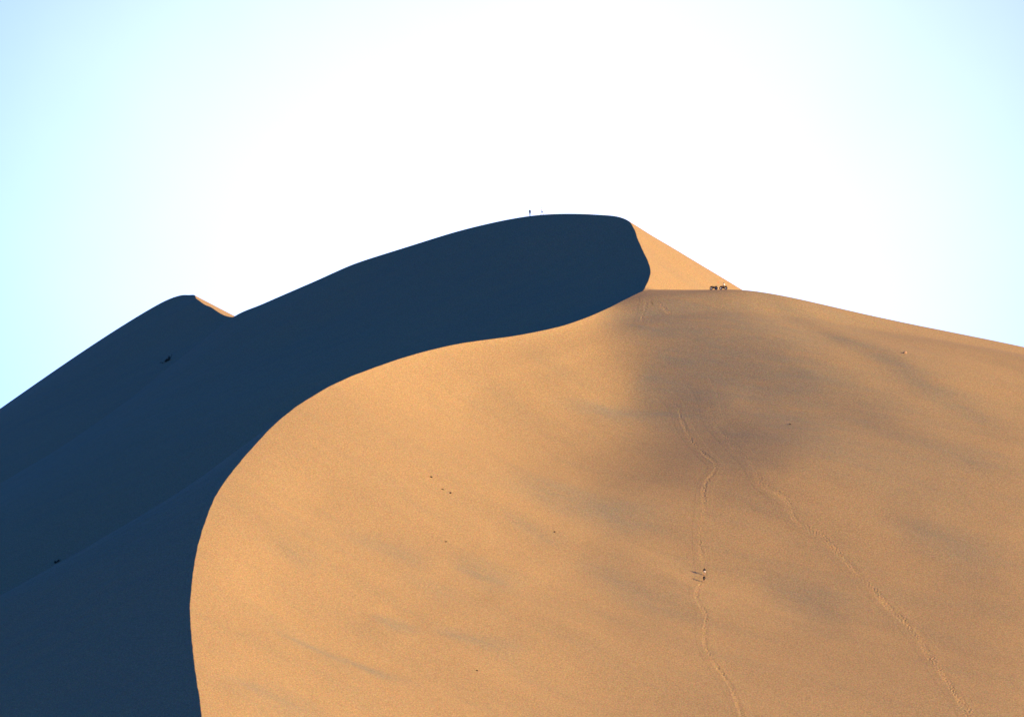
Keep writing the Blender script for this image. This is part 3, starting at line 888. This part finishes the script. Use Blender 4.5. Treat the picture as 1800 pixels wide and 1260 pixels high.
# ------------------------------------------------------------------ stones lying on the face
M_STONE_D = simple_mat('dark_stone', (0.045, 0.032, 0.022), 0.9, var=0.35, scale=5)
M_STONE_P = simple_mat('pale_stone', (0.28, 0.18, 0.10), 0.9, var=0.3, scale=5)
def stone(label, px, py, size, flat, rot, mat, seed):
    p = hit(px, py)
    bm = bmesh.new()
    bmesh.ops.create_icosphere(bm, subdivisions=3, radius=1)
    r = random.Random(seed)
    cuts = [(Vector((r.gauss(0, 1), r.gauss(0, 1), r.gauss(0, 1))).normalized(), r.uniform(.55, .85)) for _ in range(9)]
    for v in bm.verts:
        for nrm, d in cuts:
            e = v.co.dot(nrm) - d
            if e > 0: v.co -= nrm * e * .85
        v.co = Vector((v.co.x * size[0], v.co.y * size[1], v.co.z * size[2])) * (1 + r.uniform(-.03, .03))
    o = mesh_obj('stone', bm, mat, None, False)
    o.location = (p[0], p[1], p[2] + size[2] * flat)
    o.rotation_euler = (0.3, 0.2, rot)
    return tag(o, label, 'stone', 'stones on the sunlit face')
stone('lone stone high on the right of the face below the skyline', 1591, 621, (.50, .45, .48), .35, .3, M_STONE_P, 1)
stone('small dark stone right of the upper footprints, in the middle of the face', 1389, 746, (.34, .32, .22), .15, 1.1, M_STONE_D, 2)
stone('tiny dark stone left of the climbers, level with the bend of the trail above them', 975, 935, (.26, .24, .22), .3, 2.0, M_STONE_D, 3)
stone('tiny dark stone on the smooth left part of the face', 784, 952, (.30, .22, .20), .2, .4, M_STONE_D, 4)
stone('long dark stone, uppermost of the cluster left of centre on the face', 758, 838.5, (.50, .22, .24), .2, -.45, M_STONE_D, 5)
stone('thin dark stone, the middle one of the cluster left of centre on the face', 778, 860, (.55, .18, .16), .15, -.2, M_STONE_D, 6)
stone('blunt dark stone, lowest of the cluster left of centre on the face', 792, 866.5, (.34, .26, .26), .25, -.5, M_STONE_D, 7)
stone('tiny stone beside the cluster left of centre on the face', 770, 836, (.22, .18, .16), .15, -.5, M_STONE_P, 8)
stone('small dark stone low on the left of the face under the long streak', 838, 1178, (.34, .20, .18), .15, -.5, M_STONE_D, 9)

# ------------------------------------------------------------------ scrub on the shaded slopes
M_LEAF = simple_mat('scrub_leaf', (0.030, 0.032, 0.018), 0.8, var=0.4, scale=3)
M_WOOD = simple_mat('scrub_wood', (0.04, 0.03, 0.02), 0.9)
def shrub(label, loc, rx, ry, rz, n, seed):
    root = empty('shrub', loc)
    tag(root, label, 'shrub', 'scrub on the shaded slopes')
    r = random.Random(seed)
    bm = bmesh.new()
    tips = []
    for k in range(16):
        b0 = Vector((r.uniform(-.5, .5) * rx, r.uniform(-.5, .5) * ry, -.25))
        b0.z += 0.55 * b0.x
        t = Vector((b0.x + r.gauss(0, .3) * rx, b0.y + r.gauss(0, .3) * ry, 0))
        t.z = 0.55 * t.x + r.uniform(.45, 1.0) * rz
        m = b0.lerp(t, .5) + Vector((r.gauss(0, .08), r.gauss(0, .08), .1))
        limb(bm, b0, .035, m, .022, 6); limb(bm, m, .022, t, .010, 6)
        tips += [m, t, m.lerp(t, .5)]
    mesh_obj('stem', bm, M_WOOD, root)
    bm = bmesh.new()
    for k in range(n):
        c = r.choice(tips) + Vector((r.gauss(0, .16), r.gauss(0, .16), r.gauss(0, .14)))
        d = Vector((r.gauss(0, 1), r.gauss(0, 1), r.gauss(.4, 1))).normalized()
        _, x, y = frame_of(d)
        L, W = r.uniform(.10, .2), r.uniform(.03, .06)
        v = [bm.verts.new(c - d * L), bm.verts.new(c + x * W), bm.verts.new(c + d * L), bm.verts.new(c - x * W + y * .02)]
        bm.faces.new(v)
    mesh_obj('foliage', bm, M_LEAF, root, False)
    return root

def hit_far(px, py):
    for q in np.arange(1192, 1320, 0.25):
        p = at(px, py, q)
        if far_height(p[0], q) > p[2]: return p
    return at(px, py, 1250)
def hit_any(px, py):
    h = hit(px, py, 640, 1240)
    f = hit_far(px, py)
    return h if h[1] < min(f[1], 1238) else f
sp_ = hit_far(294, 635)
shrub('dark bush straggling along the foot of the far shaded dune', (sp_[0], sp_[1], sp_[2]), 2.6, 1.2, 1.3, 900, 5)
sp_ = hit_any(100, 988)
shrub('low bush half hidden behind the lower edge of the near shaded slope', (sp_[0], sp_[1], sp_[2]), 0.9, .7, .6, 300, 8)
